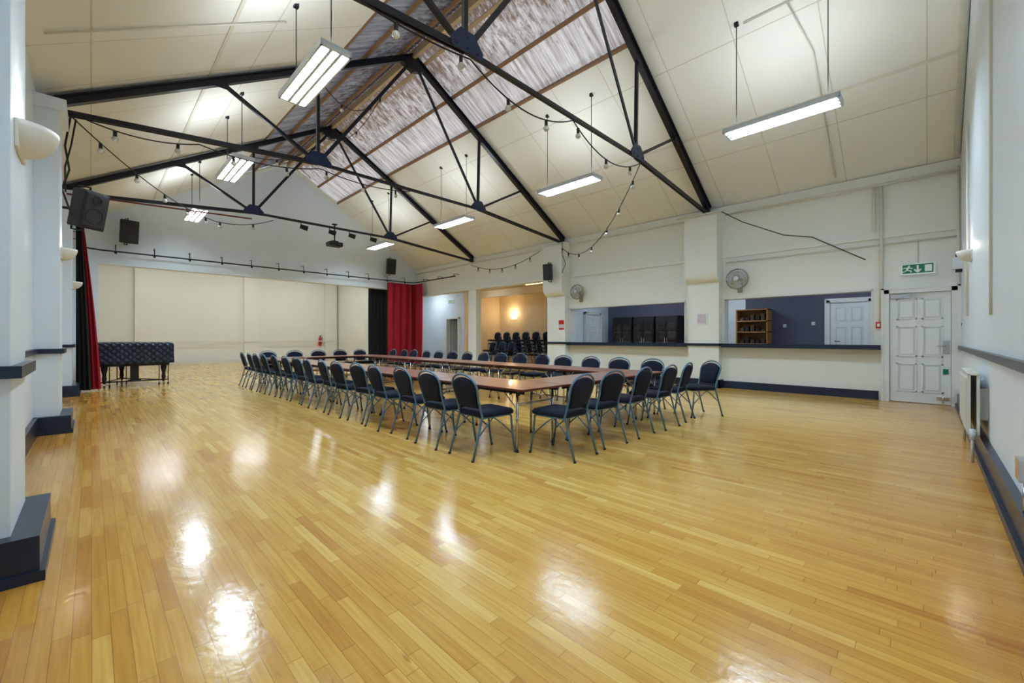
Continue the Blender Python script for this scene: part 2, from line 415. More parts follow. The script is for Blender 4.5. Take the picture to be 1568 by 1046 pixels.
def trimbox(name, boxes, m):
    mb = MB()
    for q in boxes: mb.box(*q, m)
    return mb.obj(name)
bb = []
bb += [(XR-.03, XR, .66, 3.5, 0, .17), (XR-.03, XR, 4.22, 8.06, 0, .17)]
for yc in (3.86, 8.42):
    bb += [(10.45, 10.48, yc-.39, yc+.39, 0, .2), (10.45, XR, yc-.39, yc-.36, 0, .2), (10.45, XR, yc+.36, yc+.39, 0, .2)]
trimbox('baseboard_right', bb, M_navy)
b = MB()
b.box(.0, 10.62, YN, YN+.05, 0, .22, M_navy); b.box(.0, 10.62, YN, YN+.075, 0, .06, M_navy); b.obj('baseboard_near')
bb = [(XL, XL+.04, YN, 16.95, 0, .22)]
for y0, y1 in LP:
    bb += [(XL, -.18, y0-.08, y1+.08, 0, .22), (XL, -.16, y0-.1, y1+.1, 0, .05)]
trimbox('baseboard_left', bb, M_navy)
bb = [(XL, XL+.04, YN, 16.95, 1.0, 1.06)]
for y0, y1 in LP: bb += [(XL, -.24, y0-.04, y1+.04, 1.0, 1.06)]
trimbox('trim_7', bb, M_navy)
trimbox('trim_8', [(.0, 10.66, YN, YN+.04, 1.0, 1.06)], M_navy)
bb = [(XR-.03, XR, 8.06, 8.08, 1, 1.06)]
for yc in (3.86, 8.42):
    bb += [(10.44, 10.48, yc-.4, yc+.4, 1.0, 1.06), (10.44, XR, yc-.4, yc-.36, 1.0, 1.06), (10.44, XR, yc+.36, yc+.4, 1.0, 1.06)]
trimbox('trim_9', bb, M_navy)
for y0, y1 in ((.62, 3.46), (4.27, 8.02)):
    b = MB(); b.box(10.5, XR+.3, y0+.02, y1-.0, 1.0, 1.05, M_navy); b.box(10.48, 10.52, y0, y1, .97, 1.06, M_navy); b.obj('serving_counter')
bb = []
for y0, y1 in ((.74, 3.47), (4.37, 8.04)):
    bb += [(XR-.015, XR+.27, y0-.0, y0+.03, 1.06, 2.14), (XR-.015, XR+.27, y1-.03, y1, 1.06, 2.14), (XR-.015, XR+.27, y0, y1, 2.11, 2.16)]
trimbox('trim_10', bb, M_trimw)

M_groove = mat('door_moulding', (214, 220, 224), .5)
def panel_door(name, xf, y0, y1, z1, face, frame=True, handle=True):
    mb = MB(); w = y1-y0
    mb.box(xf, xf+.045, y0, y1, .01, z1, M_door)
    rows = ((.1, .36), (.42, .70), (.76, .95))
    for r0, r1 in rows:
        for c0, c1 in ((.12, .46), (.54, .88)):
            ya, yb = y0+w*c0, y0+w*c1; za, zb = z1*r0, z1*r1
            for q in ((ya, yb, za, za+.022), (ya, yb, zb-.022, zb), (ya, ya+.022, za, zb), (yb-.022, yb, za, zb)):
                mb.box(xf-.012, xf, *q, M_door)
            mb.box(xf-.003, xf, ya+.022, yb-.022, za+.022, zb-.022, M_groove)
            mb.box(xf-.010, xf-.003, ya+.05, yb-.05, za+.05, zb-.05, M_door)
    if frame:
        mb.box(xf-.06, xf+.06, y0-.1, y0-.006, 0, z1+.09, M_trimw); mb.box(xf-.06, xf+.06, y1+.006, y1+.1, 0, z1+.09, M_trimw)
        mb.box(xf-.06, xf+.06, y0-.1, y1+.1, z1+.006, z1+.1, M_trimw)
        mb.box(xf-.075, xf-.06, y0-.12, y0-.08, 0, z1+.11, M_trimw); mb.box(xf-.075, xf-.06, y1+.08, y1+.12, 0, z1+.11, M_trimw)
        mb.box(xf-.075, xf-.06, y0-.12, y1+.12, z1+.08, z1+.12, M_trimw)
    return mb
d = panel_door('d', 10.66, -.3, .5, 2.02, 0)
d.box(10.62, 10.655, .22, .48, 1.93, 2.0, M_chrome); d.beam((10.6, .35, 1.96), (10.6, .1, 2.01), .02, .015, M_chrome)
d.box(10.64, 10.66, -.28, -.2, .92, 1.15, M_chrome); d.tube([(10.61, -.25, 1.05), (10.61, -.13, 1.05)], .01, M_chrome)
d.box(10.645, 10.655, -.27, -.2, .55, .64, M_green)
d.box(10.63, 10.655, -.28, -.12, .08, .14, M_chrome); d.tube([(10.6, -.2, .02), (10.6, -.2, .16)], .008, M_chrome)
d.obj('door_1')
d = panel_door('d', 14.42, 1.1, 1.9, 2.15, 0); d.tube([(14.36, 1.8, 1.1), (14.36, 1.68, 1.1)], .012, M_black); d.obj('door_2')
dd = panel_door('d', 14.42, 1.1, 1.9, 2.05, 0)
o = dd.obj('door_3'); o.matrix_world = Matrix.Translation((13.3, 8.93, 0)) @ Matrix.Rotation(math.radians(90), 4, 'Z') @ Matrix.Translation((-14.42, -1.5, 0))
d = MB()
for q in ((12.72, 12.82, 16.32, 16.42, 0, 2.2), (12.72, 12.82, 17.33, 17.43, 0, 2.2), (12.72, 12.82, 16.32, 17.43, 2.13, 2.23)): d.box(*q, M_trimw)
d.obj('door_frame')
d = MB(); d.box(13.02, 13.85, 17.3, 17.34, .01, 2.1, M_door); d.obj('door_4')

# ---------------- roof trusses
def truss(y):
    mb = MB(); o = .09
    def R(x): return roof(x)-o-.02
    n1, n2 = (3.05, 4.53), (7.05, 4.53)
    hl, hr = (-.42, 4.22), (10.62, 4.22)
    rl, rr = (-.42, R(-.42)), (10.62, R(10.62))
    ap = (RX, R(RX))
    def P(a, dy=0): return (a[0], y+dy, a[1])
    for a in (rl, rr):
        mb.beam(P(a), P(ap), .10, .11, M_truss)
        mb.beam((a[0], y, a[1]+.05), (ap[0], y, ap[1]+.05), .18, .02, M_truss)
    for a, c in ((hl, n1), (n2, hr)):
        mb.beam(P(a, -.025), P(c, -.025), .02, .07, M_truss); mb.beam(P(a, .025), P(c, .025), .02, .07, M_truss)
    mb.beam(P(n1), P(n2), .05, .055, M_truss)
    for n, xs in ((n1, (1.5, 3.05)), (n2, (8.72, 7.1))):
        for x in xs:
            mb.beam(P(n), P((x, R(x))), .055, .055, M_truss)
        mb.beam(P(n, -.03), P((ap[0], ap[1]-.05), -.03), .025, .065, M_truss)
        pl = [(-.22, -.05), (.22, -.05), (.24, .04), (.1, .2), (-.1, .2), (-.24, .04)]
        mb.rings([[(n[0]+px, y-.05, n[1]+pz) for px, pz in pl], [(n[0]+px, y-.035, n[1]+pz) for px, pz in pl]], M_gusset)
        for px, pz in ((-.15, 0), (0, 0), (.15, 0), (0, .12)):
            mb.sphere((n[0]+px, y-.055, n[1]+pz), .014, M_gusset, 6, 4)
    for x in (1.5, 3.05, 7.1, 8.72):
        z = R(x); mb.box(x-.1, x+.1, y-.06, y-.05, z-.12, z+.02, M_truss)
    pl = [(-.32, -.22), (0, -.34), (.32, -.22), (.05, .03), (-.05, .03)]
    mb.rings([[(RX+px, y-.06, ap[1]+pz) for px, pz in pl], [(RX+px, y+.06, ap[1]+pz) for px, pz in pl]], M_truss)
    for sx, a, h in ((1, rl, hl), (-1, rr, hr)):
        mb.beam((a[0]+.05*sx, y, a[1]+.04), (h[0]+.05*sx, y, h[1]-.04), .12, .1, M_truss)
    return mb.obj('roof_truss')
TY = (3.8, 8.25, 12.75)
for y in TY: truss(y)

# ---------------- fluorescent pendants
def fluo():
    mb = MB(); L2 = .76; W2 = .18
    mb.box(-W2, W2, -L2, L2, .05, .075, M_fixture)
    for x in (-W2, W2-.022): mb.box(x, x+.022, -L2, L2, 0, .06, M_fixture)
    for y in (-L2, L2-.03): mb.box(-W2, W2, y, y+.03, 0, .06, M_fixture)
    for x in (-.055, .055): mb.box(x-.018, x+.018, -L2+.02, L2-.02, -.004, .05, M_fixture)
    for x in (-.11, 0, .11):
        mb.box(x-.03, x+.03, -L2+.05, L2-.05, .03, .046, M_tube)
        mb.box(x-.04, x+.04, -L2+.02, -L2+.05, .015, .05, M_fixture); mb.box(x-.04, x+.04, L2-.05, L2-.02, .015, .05, M_fixture)
    mb.box(-.05, .05, -.5, .5, .075, .12, M_fixture)
    return mb.mesh('pendant_fluorescent_light')
FM = fluo(); ZF = 4.51
for x in (2.0, 7.4):
    for y in (1.6, 5.6, 9.75, 14.1):
        o = put(FM, 'pendant_fluorescent_light', (x, y, ZF))
        mb = MB()
        for dy in (-.6, .6):
            mb.tube([(0, dy, .07), (0, dy, roof(x)-ZF+.01)], .007, M_truss, 6)
            mb.box(-.03, .03, dy-.03, dy+.03, roof(x)-ZF-.04, roof(x)-ZF+.02, M_truss)
        c = put(mb.mesh('hanger_rods'), 'hanger_rods'); c.parent = o
        l = bpy.data.lights.new('added_ceiling_fill', 'AREA'); l.shape = 'RECTANGLE'; l.size = .34; l.size_y = 1.5; l.energy = 9; l.color = (.93, .98, 1)  # added lamp facing up to brighten the ceiling, not part of the fitting
        lo = bpy.data.objects.new('added_ceiling_fill', l); lo.location = (0, 0, .13); lo.rotation_euler = (math.pi, 0, 0); C.objects.link(lo); lo.parent = o
def rp(x, y, d=.03): return (x, y, roof(x)-d)
def cable(name, pts, r, m, seg=6):
    mb = MB(); mb.tube(pts, r, m, seg); return mb.obj(name)
cable('ceiling_conduit', [rp(9.8, 1.3), rp(8.2, 1.3), rp(7.42, 1.5)], .012, M_pipe)
cable('ceiling_conduit', [rp(10.55, 1.3), rp(9.8, 1.3)], .018, M_pipe)
cable('ceiling_conduit', [rp(7.42, .9), rp(7.42, 2.1)], .01, M_pipe)
cable('ceiling_conduit', [rp(-.35, 6.6), rp(2.0, 6.6)], .012, M_pipe)

def fill_batten(name, loc, L=1.2, m=M_fill_batten, rot=0):  # unseen fittings added to light the stage, kitchen, corridor and annex
    mb = MB(); mb.box(-.07, .07, -L/2, L/2, .0, .06, M_fixture); mb.box(-.035, .035, -L/2+.03, L/2-.03, -.03, .0, m)
    return mb.obj(name, loc, rot)
for x in (2, 5, 8):
    for y in (18.6, 21.5): fill_batten('fill_batten_light', (x, y, 4.19), 1.3, rot=math.pi/2)
for y in (1.5, 4.5, 7.2): fill_batten('fill_batten_light', (12.7, y, 2.84), 1.0)
fill_batten('fill_batten_light', (11.9, 18, 3.34), 1.0); fill_batten('fill_batten_light', (12.0, 14.0, 3.34), .7)
fill_batten('fill_batten_light', (12.3, 11, 3.34), .9, M_warmlamp)

# ---------------- chairs
def build_chair(mb):
    def rr(hx, hy, r, z, cx=0):
        P = []
        for sx, sy, a0 in ((1,1,0),(-1,1,90),(-1,-1,180),(1,-1,270)):
            for k in range(5):
                a = math.radians(a0+22.5*k); P.append((cx+sx*(hx-r)+r*math.cos(a), sy*(hy-r)+r*math.sin(a), z))
        return P
    mb.rings([rr(.195, .195, .05, .405, .01), rr(.215, .215, .06, .415, .01), rr(.22, .22, .06, .44, .01), rr(.205, .205, .06, .462, .01), rr(.15, .15, .06, .47, .01)], M_fabric, True)
    def bx(z): return -.2-(z-.44)*.27
    out = [(-.155, .5), (-.165, .56), (-.185, .64), (-.192, .70)]
    for k in range(1, 12):
        a = math.pi - math.pi*k/12
        out.append((.192*math.cos(a), .70+.105*math.sin(a)))
    out += [(.192, .70), (.185, .64), (.165, .56), (.155, .5), (.08, .492), (-.08, .492)]
    rg = []
    for sc, off in ((.8, -.026), (.95, -.02), (1, -.004), (1, .008), (.95, .022), (.8, .028)):
        rg.append([(bx(.64+(z-.64)*sc)+off, y*sc, .64+(z-.64)*sc) for y, z in out])
    mb.rings(rg, M_fabric, True)
    pts = [(-.315, -.205, 0), (-.25, -.2, .22), (-.195, -.195, .42), (-.215, -.19, .5), (bx(.58), -.19, .58), (bx(.66), -.205, .66), (bx(.71), -.208, .71)]
    for k in range(1, 12):
        a = math.pi - math.pi*k/12; z = .71+.125*math.sin(a)
        pts.append((bx(z), .208*math.cos(a), z))
    pts += [(p[0], -p[1], p[2]) for p in reversed(pts[:7])]
    mb.tube(pts, .0115, M_frame, 8)
    for s in (-1, 1):
        mb.tube([(.235, s*.2, 0), (.2, s*.195, .2), (.185, s*.19, .39), (.16, s*.19, .405), (-.19, s*.193, .405)], .0115, M_frame, 8)
        mb.tube([(.2, s*.195, .2), (.05, s*.19, .33), (-.05, s*.185, .40)], .007, M_frame, 6)
        mb.tube([(-.25, s*.2, .22), (-.1, s*.19, .36), (-.04, s*.185, .40)], .007, M_frame, 6)
        for x, y in ((.237, .2), (-.317, .205)):
            mb.tube([(x, s*y, 0), (x, s*y, .02)], .015, M_black, 8)
    mb.tube([(.17, -.19, .4), (.17, .19, .4)], .0095, M_frame, 6); mb.tube([(-.17, -.19, .4), (-.17, .19, .4)], .0095, M_frame, 6)
cb = MB(); build_chair(cb); CM = cb.mesh('banquet_chair')
def chair(x, y, a):
    put(CM, 'banquet_chair', (x, y, 0), math.radians(a))
TX0, TX1, TYA, TYB = 2.95, 6.4, 2.8, 12.4
for i in range(15):
    chair(2.93+random.uniform(-.03, .03), 3.28+i*.625, random.uniform(-5, 5))
    chair(6.5+random.uniform(-.03, .03), 3.35+i*.625, 180+random.uniform(-5, 5))
for i in range(5):
    chair(3.44+i*.66, 2.72+random.uniform(-.03, .03), 90+random.uniform(-6, 6))
    chair(3.4+i*.66, 12.5+random.uniform(-.03, .03), -90+random.uniform(-6, 6))
chair(6.62, 2.55, 150)

# ---------------- tables
def table(L, W):
    mb = MB(); h = .67
    mb.box(-W/2, W/2, -L/2, L/2, h-.022, h-.002, M_tabedge)
    mb.box(-W/2+.004, W/2-.004, -L/2+.004, L/2-.004, h-.003, h, M_tabtop)
    for s in (-1, 1):
        y = s*(L/2-.13)
        for sx in (-1, 1):
            mb.tube([(sx*(W/2-.06), y, 0), (sx*(W/2-.06), y, h-.04)], .014, M_chrome, 8)
            mb.tube([(sx*(W/2-.06), y, 0), (sx*(W/2-.06), y, .02)], .019, M_black, 8)
            mb.tube([(sx*(W/2-.06), y, .45), (sx*(W/2-.06), y-s*.22, h-.03)], .006, M_chrome, 6)
        mb.tube([(-W/2+.06, y, h-.04), (W/2-.06, y, h-.04)], .012, M_chrome, 6)
        mb.tube([(-W/2+.06, y, .5), (W/2-.06, y, .5)], .009, M_chrome, 6)
    for sx in (-1, 1): mb.box(sx*(W/2-.08)-.01, sx*(W/2-.08)+.01, -L/2+.05, L/2-.05, h-.06, h-.022, M_black)
    return mb.mesh('meeting_table')
TW = .7; n = 6; TL = (TYB-TYA)/n
tm = table(TL-.006, TW)
for i in range(n):
    put(tm, 'meeting_table', (TX0+.12+TW/2, TYA+.1+TL*(i+.5), 0)); put(tm, 'meeting_table', (TX1-.12-TW/2, TYA+.1+TL*(i+.5), 0))
gap = (TX1-.12-TW)-(TX0+.12+TW)
tm2 = table(gap-.01, TW)
for y in (TYA+.1+TW/2, TYB+.1-TW/2):
    put(tm2, 'meeting_table', ((TX0+TX1)/2, y, 0), math.pi/2)

# ---------------- grand piano with quilted cover
mb = MB()
o1 = [(0, 0), (1.48, 0), (1.5, .5), (1.42, .85), (1.15, 1.15), (.95, 1.5), (.7, 1.75), (.35, 1.82), (0, 1.7)]
def ring(sc, z):
    cx, cy = .75, .8
    return [(cx+(x-cx)*sc, cy+(y-cy)*sc, z) for x, y in o1]
mb.rings([ring(1.0, .56), ring(1.012, .6), ring(1.0, .8), ring(1.0, 1.02), ring(.98, 1.06), ring(.93, 1.08)], M_quilt)
mb.box(.1, 1.4, .1, .6, .5, .58, M_black); mb.box(.2, 1.1, .5, 1.4, .5, .58, M_black)
for x, y in ((.2, .25), (1.3, .25), (.55, 1.4)):
    mb.rings([[(x+r*math.cos(2*math.pi*k/12), y+r*math.sin(2*math.pi*k/12), z) for k in range(12)] for r, z in ((.04, .1), (.035, .14), (.045, .2), (.035, .3), (.06, .42), (.065, .52))], M_black, True)
    mb.tube([(x-.02, y, .05), (x+.02, y, .05)], .05, M_chrome, 12)
    for dx in (-.09, .09):
        mb.tube([(x+dx, y, .08), (x+dx, y, .5)], .01, M_black, 6)
        mb.tube([(x+dx-.015, y, .03), (x+dx+.015, y, .03)], .03, M_black, 10)
    mb.tube([(x-.1, y, .12), (x+.1, y, .12)], .014, M_black, 6)
mb.tube([(.2, .25, .12), (1.3, .25, .12)], .014, M_black, 6); mb.tube([(.2, .25, .12), (.55, 1.4, .12)], .014, M_black, 6); mb.tube([(1.3, .25, .12), (.55, 1.4, .12)], .014, M_black, 6)
mb.box(.66, .82, .22, .32, .15, .52, M_black); mb.box(.62, .86, .14, .3, .12, .16, M_black)
mb.obj('covered_grand_piano', (.02, 13.75, 0))

# ---------------- curtains
def curtain(mb, path, z0, z1, m, folds, amp, gather=1.0, anchor=0.0):
    n = folds*10; Z = 14; vs = []; fs = []
    for k in range(Z+1):
        f = k/Z; z = z0+(z1-z0)*f
        g = 1-(1-gather)*f**1.3
        for i in range(n+1):
            t = i/n; tt = anchor+(t-anchor)*g
            x, y = path(tt); x2, y2 = path(min(1, tt+.01)); x1, y1 = path(tt-.01)
            dx, dy = x2-x1, y2-y1; l = math.hypot(dx, dy) or 1
            a = amp*math.sin(2*math.pi*folds*t + .6*math.sin(3*f+i*.05))*(1-.35*f)*(.75+.25*math.sin(t*17))
            vs.append((x-dy/l*a, y+dx/l*a, z))
    for k in range(Z):
        for i in range(n):
            a = k*(n+1)+i; fs.append((a, a+1, a+n+2, a+n+1))
    mb.add(vs, fs, m, True)
def pl(pts):
    def f(t):
        t = max(0, min(.9999, t))*(len(pts)-1); i = int(t); u = t-i
        return (pts[i][0]*(1-u)+pts[i+1][0]*u, pts[i][1]*(1-u)+pts[i+1][1]*u)
    return f
mb = MB(); curtain(mb, pl([(9.1, 16.7), (10.3, 16.7), (10.42, 16.55), (10.42, 16.0)]), .04, 3.62, M_red, 11, .07); mb.obj('stage_curtain_red')
mb = MB(); curtain(mb, pl([(8.6, 17.45), (9.65, 17.45)]), .04, 3.6, M_blackcloth, 6, .06); mb.obj('stage_curtain_black')
mb = MB(); curtain(mb, pl([(-.2, 13.38), (.16, 13.36)]), .03, 3.66, M_red, 4, .06, .25, .0)
curtain(mb, pl([(-.24, 13.28), (.0, 13.25)]), .03, 3.66, M_blackcloth, 3, .05, .35, .0); mb.obj('stage_curtain_red')
mb = MB()
mb.tube([(-.2, 13.2, 3.7), (-.2, 16.3, 3.7), (-.05, 16.6, 3.7), (.2, 16.7, 3.7), (10.1, 16.7, 3.7), (10.35, 16.6, 3.7), (10.42, 16.3, 3.7), (10.42, 13.6, 3.7)], .022, M_truss, 8)
for i in range(12):
    x = .5+i*.86
    mb.tube([(x, 16.7, 3.7), (x, 16.72, 3.9), (x, 16.99, 3.9)], .012, M_truss, 6); mb.sphere((x, 16.69, 3.66), .035, M_truss, 8, 5)
for y in (13.7, 14.8, 15.9):
    mb.tube([(10.42, y, 3.7), (10.42, y, 3.8), (10.69, y, 3.8)], .012, M_truss, 6)
    mb.tube([(-.2, y, 3.7), (-.2, y, 3.8), (-.49, y, 3.8)], .012, M_truss, 6)
mb.obj('curtain_rail')

# ---------------- speakers
def speaker(name, loc, w, d, h, rot, tilt=0):
    mb = MB()
    P0 = [(-d/2, -w*.33), (d/2, -w/2), (d/2, w/2), (-d/2, w*.33)]
    mb.rings([[(x*.96, y*.96, -h/2) for x, y in P0], [(x, y, -h/2+.02) for x, y in P0], [(x, y, h/2-.02) for x, y in P0], [(x*.96, y*.96, h/2) for x, y in P0]], M_black)
    mb.rings([[(d/2, y*w*.44, z*h*.46) for y, z in ((-1,-1),(1,-1),(1,1),(-1,1))], [(d/2+.015, y*w*.4, z*h*.42) for y, z in ((-1,-1),(1,-1),(1,1),(-1,1))]], M_spk)
    for z, r in ((-h*.15, w*.33), (h*.28, w*.17)):
        mb.tube([(d/2+.016, r*math.cos(2*math.pi*k/24), z+r*math.sin(2*math.pi*k/24)) for k in range(24)], .008, M_truss, 6, True)
    mb.tube([(-d/2, 0, 0), (-d/2-.1, 0, 0)], .02, M_truss, 8)
    mb.tube([(0, 0, h/2), (0, 0, h/2+.05), (-d/2-.06, 0, h/2+.05), (-d/2-.1, 0, 0), (-d/2-.06, 0, -h/2-.05), (0, 0, -h/2-.05), (0, 0, -h/2)], .015, M_truss, 8)
    o = mb.obj(name, loc); o.rotation_euler = (0, math.radians(tilt), math.radians(rot)); return o
speaker('pa_speaker', (-.05, 9.3, 3.2), .36, .28, .58, -50, 12)
speaker('pa_speaker', (.75, 16.6, 4.3), .42, .35, .66, -78, 8)
speaker('pa_speaker', (9.2, 16.62, 4.3), .4, .3, .66, -100, 8)
speaker('pa_speaker', (10.1, 8.42, 3.25), .28, .2, .5, 190, 4)
cable('speaker_bracket', [(-.49, 9.4, 3.2), (-.2, 9.4, 3.2)], .02, M_truss)
cable('speaker_cable', [(-.2, 8.45, 4.3), (-.26, 8.6, 3.9), (-.22, 8.7, 3.6), (-.3, 8.9, 3.35), (-.2, 8.95, 3.0)], .012, M_black)
cable('speaker_cable', [(-.15, 8.43, 4.25), (-.2, 8.55, 3.9), (-.26, 8.6, 3.6), (-.26, 8.8, 3.3)], .01, M_black)
cable('speaker_cable', [(10.26, 8.0, 4.2), (10.24, 7.99, 3.8), (10.4, 7.98, 3.5), (10.25, 8.0, 3.2)], .01, M_black)

# ---------------- wall fans
def fan(loc, r):
    mb = MB()
    for k, (rr_, x) in enumerate(((r, 0), (r*.97, -.05), (r*.97, .05), (r*.7, -.075), (r*.7, .07), (r*.35, -.085))):
        mb.tube([(x, rr_*math.cos(2*math.pi*i/32), rr_*math.sin(2*math.pi*i/32)) for i in range(32)], .006 if k else .013, M_fan, 5, True)
    for i in range(28):
        a = 2*math.pi*i/28; c, s_ = math.cos(a), math.sin(a)
        mb.tube([(-.088, .05*c, .05*s_), (-.075, r*.7*c, r*.7*s_), (-.05, r*.97*c, r*.97*s_), (0, r*c, r*s_), (.05, r*.97*c, r*.97*s_), (.07, r*.5*c, r*.5*s_)], .0035, M_fan, 4)
    mb.tube([(-.095, 0, 0), (-.085, 0, 0)], .055, M_fixture, 16)
    mb.tube([(-.02, 0, 0), (.16, 0, 0)], [.045, .075], M_fan, 14)
    for i in range(3):
        a = 2*math.pi*i/3+.4
        P = []
        for u, w in ((.2, -.25), (.9, -.42), (.93, .0), (.85, .3), (.2, .22)):
            P.append((.03*w*3-.02, r*(u*math.cos(a)-w*math.sin(a)), r*(u*math.sin(a)+w*math.cos(a))))
        mb.rings([P, [(p[0]+.004, p[1], p[2]) for p in P]], M_fixture)
    mb.tube([(.14, 0, 0), (.16, 0, -.12), (.2, 0, -.2)], .018, M_fan, 8)
    mb.box(.19, .225, -.05, .05, -.3, -.08, M_fan)
    return mb.obj('wall_fan', loc)
fan((10.475, 3.1, 2.55), .23); fan((10.475, 7.6, 2.6), .22)

# ---------------- sconces
def sconce(loc, rot, r=.18, m=M_sconce):
    mb = MB(); vs = []; fs = []; n = 16; R = 8
    rings_ = []
    for i in range(R+1):
        a = math.pi/2*i/R
        q = max(.02, math.sin(a)); z = -r*.85*math.cos(a)
        rings_.append([(r*.85*q*math.sin(math.pi*k/n), r*q*math.cos(math.pi*k/n), z) for k in range(n+1)])
    inner = [[(p[0]*.92, p[1]*.92, p[2]*.92) for p in rg] for rg in reversed(rings_)]
    allr = rings_+inner; nn = n+1
    for rg in allr: vs += rg
    for i in range(len(allr)-1):
        for k in range(n):
            fs.append((i*nn+k, i*nn+k+1, (i+1)*nn+k+1, (i+1)*nn+k))
    mb.add(vs, fs, m, True)
    mb.box(-.0, .012, -r, r, -r*.8, 0, m)
    return mb.obj('wall_uplighter', loc, math.radians(rot))
sconce((-.279, 3.52, 2.34), 0); sconce((-.279, 8.1, 2.37), 0); sconce((-.279, 12.75, 2.37), 0)
sconce((8.2, YN+.001, 2.35), 90, .17)
sconce((14.99, 14.75, 2.3), 180, .2, M_warmlamp)
def plight(loc, e, col, r=.08):
    l = bpy.data.lights.new('lamp', 'POINT'); l.energy = e; l.color = col; l.shadow_soft_size = r
    o = bpy.data.objects.new('uplighter_lamp', l); o.location = loc; C.objects.link(o)
plight((14.75, 14.75, 2.4), 8, (1, .78, .5)); plight((-.16, 3.52, 2.40), 2, (1, .95, .86), .05); plight((-.16, 8.1, 2.42), 2, (1, .93, .8), .05)
plight((8.2, YN+.12, 2.42), 1.5, (1, .95, .88), .05)

# ---------------- exit sign
def exitsign(name, loc, w, h, rot=0):
    mb = MB()
    mb.box(0, .05, -w/2, w/2, -h/2, h/2, M_signw); mb.box(-.004, 0, -w*.44, w*.44, -h*.4, h*.4, M_green)
    mb.box(-.006, -.004, -w*.40, -w*.2, -h*.3, h*.3, M_signw)
    mb.beam((-.006, 0, h*.3), (-.006, 0, -h*.2), .004, h*.12, M_signw, up=(1,0,0))
    mb.beam((-.006, -h*.22, -h*.05), (-.006, 0, -h*.32), .004, h*.12, M_signw, up=(1,0,0)); mb.beam((-.006, h*.22, -h*.05), (-.006, 0, -h*.32), .004, h*.12, M_signw, up=(1,0,0))
    c = w*.27
    mb.sphere((-.006, c-.01, h*.25), h*.08, M_signw, 8, 5, (.1, 1, 1))
    mb.beam((-.006, c, h*.17), (-.006, c+.02, -h*.08), .004, h*.13, M_signw, up=(1,0,0))
    for p, q in (((c+.02, -.08), (c-.04, -.18)), ((c-.04, -.18), (c-.03, -.33)), ((c+.02, -.08), (c+.05, -.22)), ((c+.05, -.22), (c+.1, -.26)), ((c, .12), (c-.06, .04)), ((c, .12), (c+.07, .1))):
        mb.beam((-.006, p[0], p[1]*h), (-.006, q[0], q[1]*h), .004, h*.07, M_signw, up=(1,0,0))
    return mb.obj(name, loc, rot)
exitsign('exit_sign', (10.62, .12, 2.46), .46, .2)
exitsign('exit_sign', (12.74, 17.0, 3.0), .4, .18)
cable('sign_conduit', [(10.68, .12, 2.57), (10.68, .12, 3.0)], .01, M_pipe)

# ---------------- wall conduits etc
cable('wall_conduit', [(10.62, YN+.02, 4.12), (10.62, 3.4, 4.12)], .028, M_pipe)
cable('wall_conduit', [(10.22, 3.3, 4.12), (10.22, 4.4, 4.12)], .02, M_pipe)
cable('wall_conduit', [(10.66, 4.3, 4.15), (10.66, 16.9, 4.15)], .02, M_pipe)
cable('wall_conduit', [(10.66, YN+.05, 2.98), (10.66, 3.4, 2.98)], .016, M_pipe)
cable('wall_conduit', [(10.65, .62, 4.1), (10.65, .62, 1.5)], .03, M_pipe)
cable('wall_conduit', [(10.65, .72, 4.1), (10.65, .72, 3.25)], .02, M_pipe)
cable('wall_conduit', [(10.64, YN+.03, 4.2), (10.64, YN+.03, .2)], .02, M_pipe)
cable('wall_conduit', [(8.6, YN+.02, 4.2), (8.6, YN+.02, 1.5)], .014, M_pipe)
cable('wall_conduit', [(5.6, YN+.02, 5.0), (5.6, YN+.02, 1.4)], .012, M_pipe)
cable('hanging_cable', [(10.25, 3.42, 4.15), (10.5, 3.0, 3.85), (10.55, 2.2, 3.42), (10.62, 1.7, 3.3), (10.65, .85, 2.72)], .01, M_black)
cable('water_pipe', [(-.35, 12.3, 4.1), (2.9, 12.3, 4.25)], .018, M_redpipe)
mb = MB()
mb.box(10.2, 10.34, YN, YN+.12, 2.35, 2.55, M_fixture); mb.box(10.25, 10.3, YN, YN+.08, 2.3, 2.62, M_truss); mb.obj('alarm_box')
mb = MB(); mb.box(9.6, 9.68, YN, YN+.03, 1.35, 1.47, M_fixture); mb.box(9.62, 9.66, YN+.03, YN+.036, 1.39, 1.43, M_truss); mb.obj('light_switch')
mb = MB(); mb.box(10.65, 10.7, .62, .7, 1.38, 1.5, M_redpaint); mb.box(10.645, 10.65, .64, .68, 1.41, 1.47, M_signw); mb.obj('fire_call_point')
mb = MB(); mb.box(10.465, 10.478, 3.75, 4.02, 1.52, 1.8, M_trimw); mb.box(10.46, 10.466, 3.78, 3.99, 1.55, 1.77, M_poster); mb.obj('framed_notice')
mb = MB(); mb.box(10.47, 10.478, 8.1, 8.3, 1.45, 1.75, M_redpaint); mb.box(10.465, 10.471, 8.1, 8.3, 1.5, 1.62, M_poster); mb.obj('safety_poster')

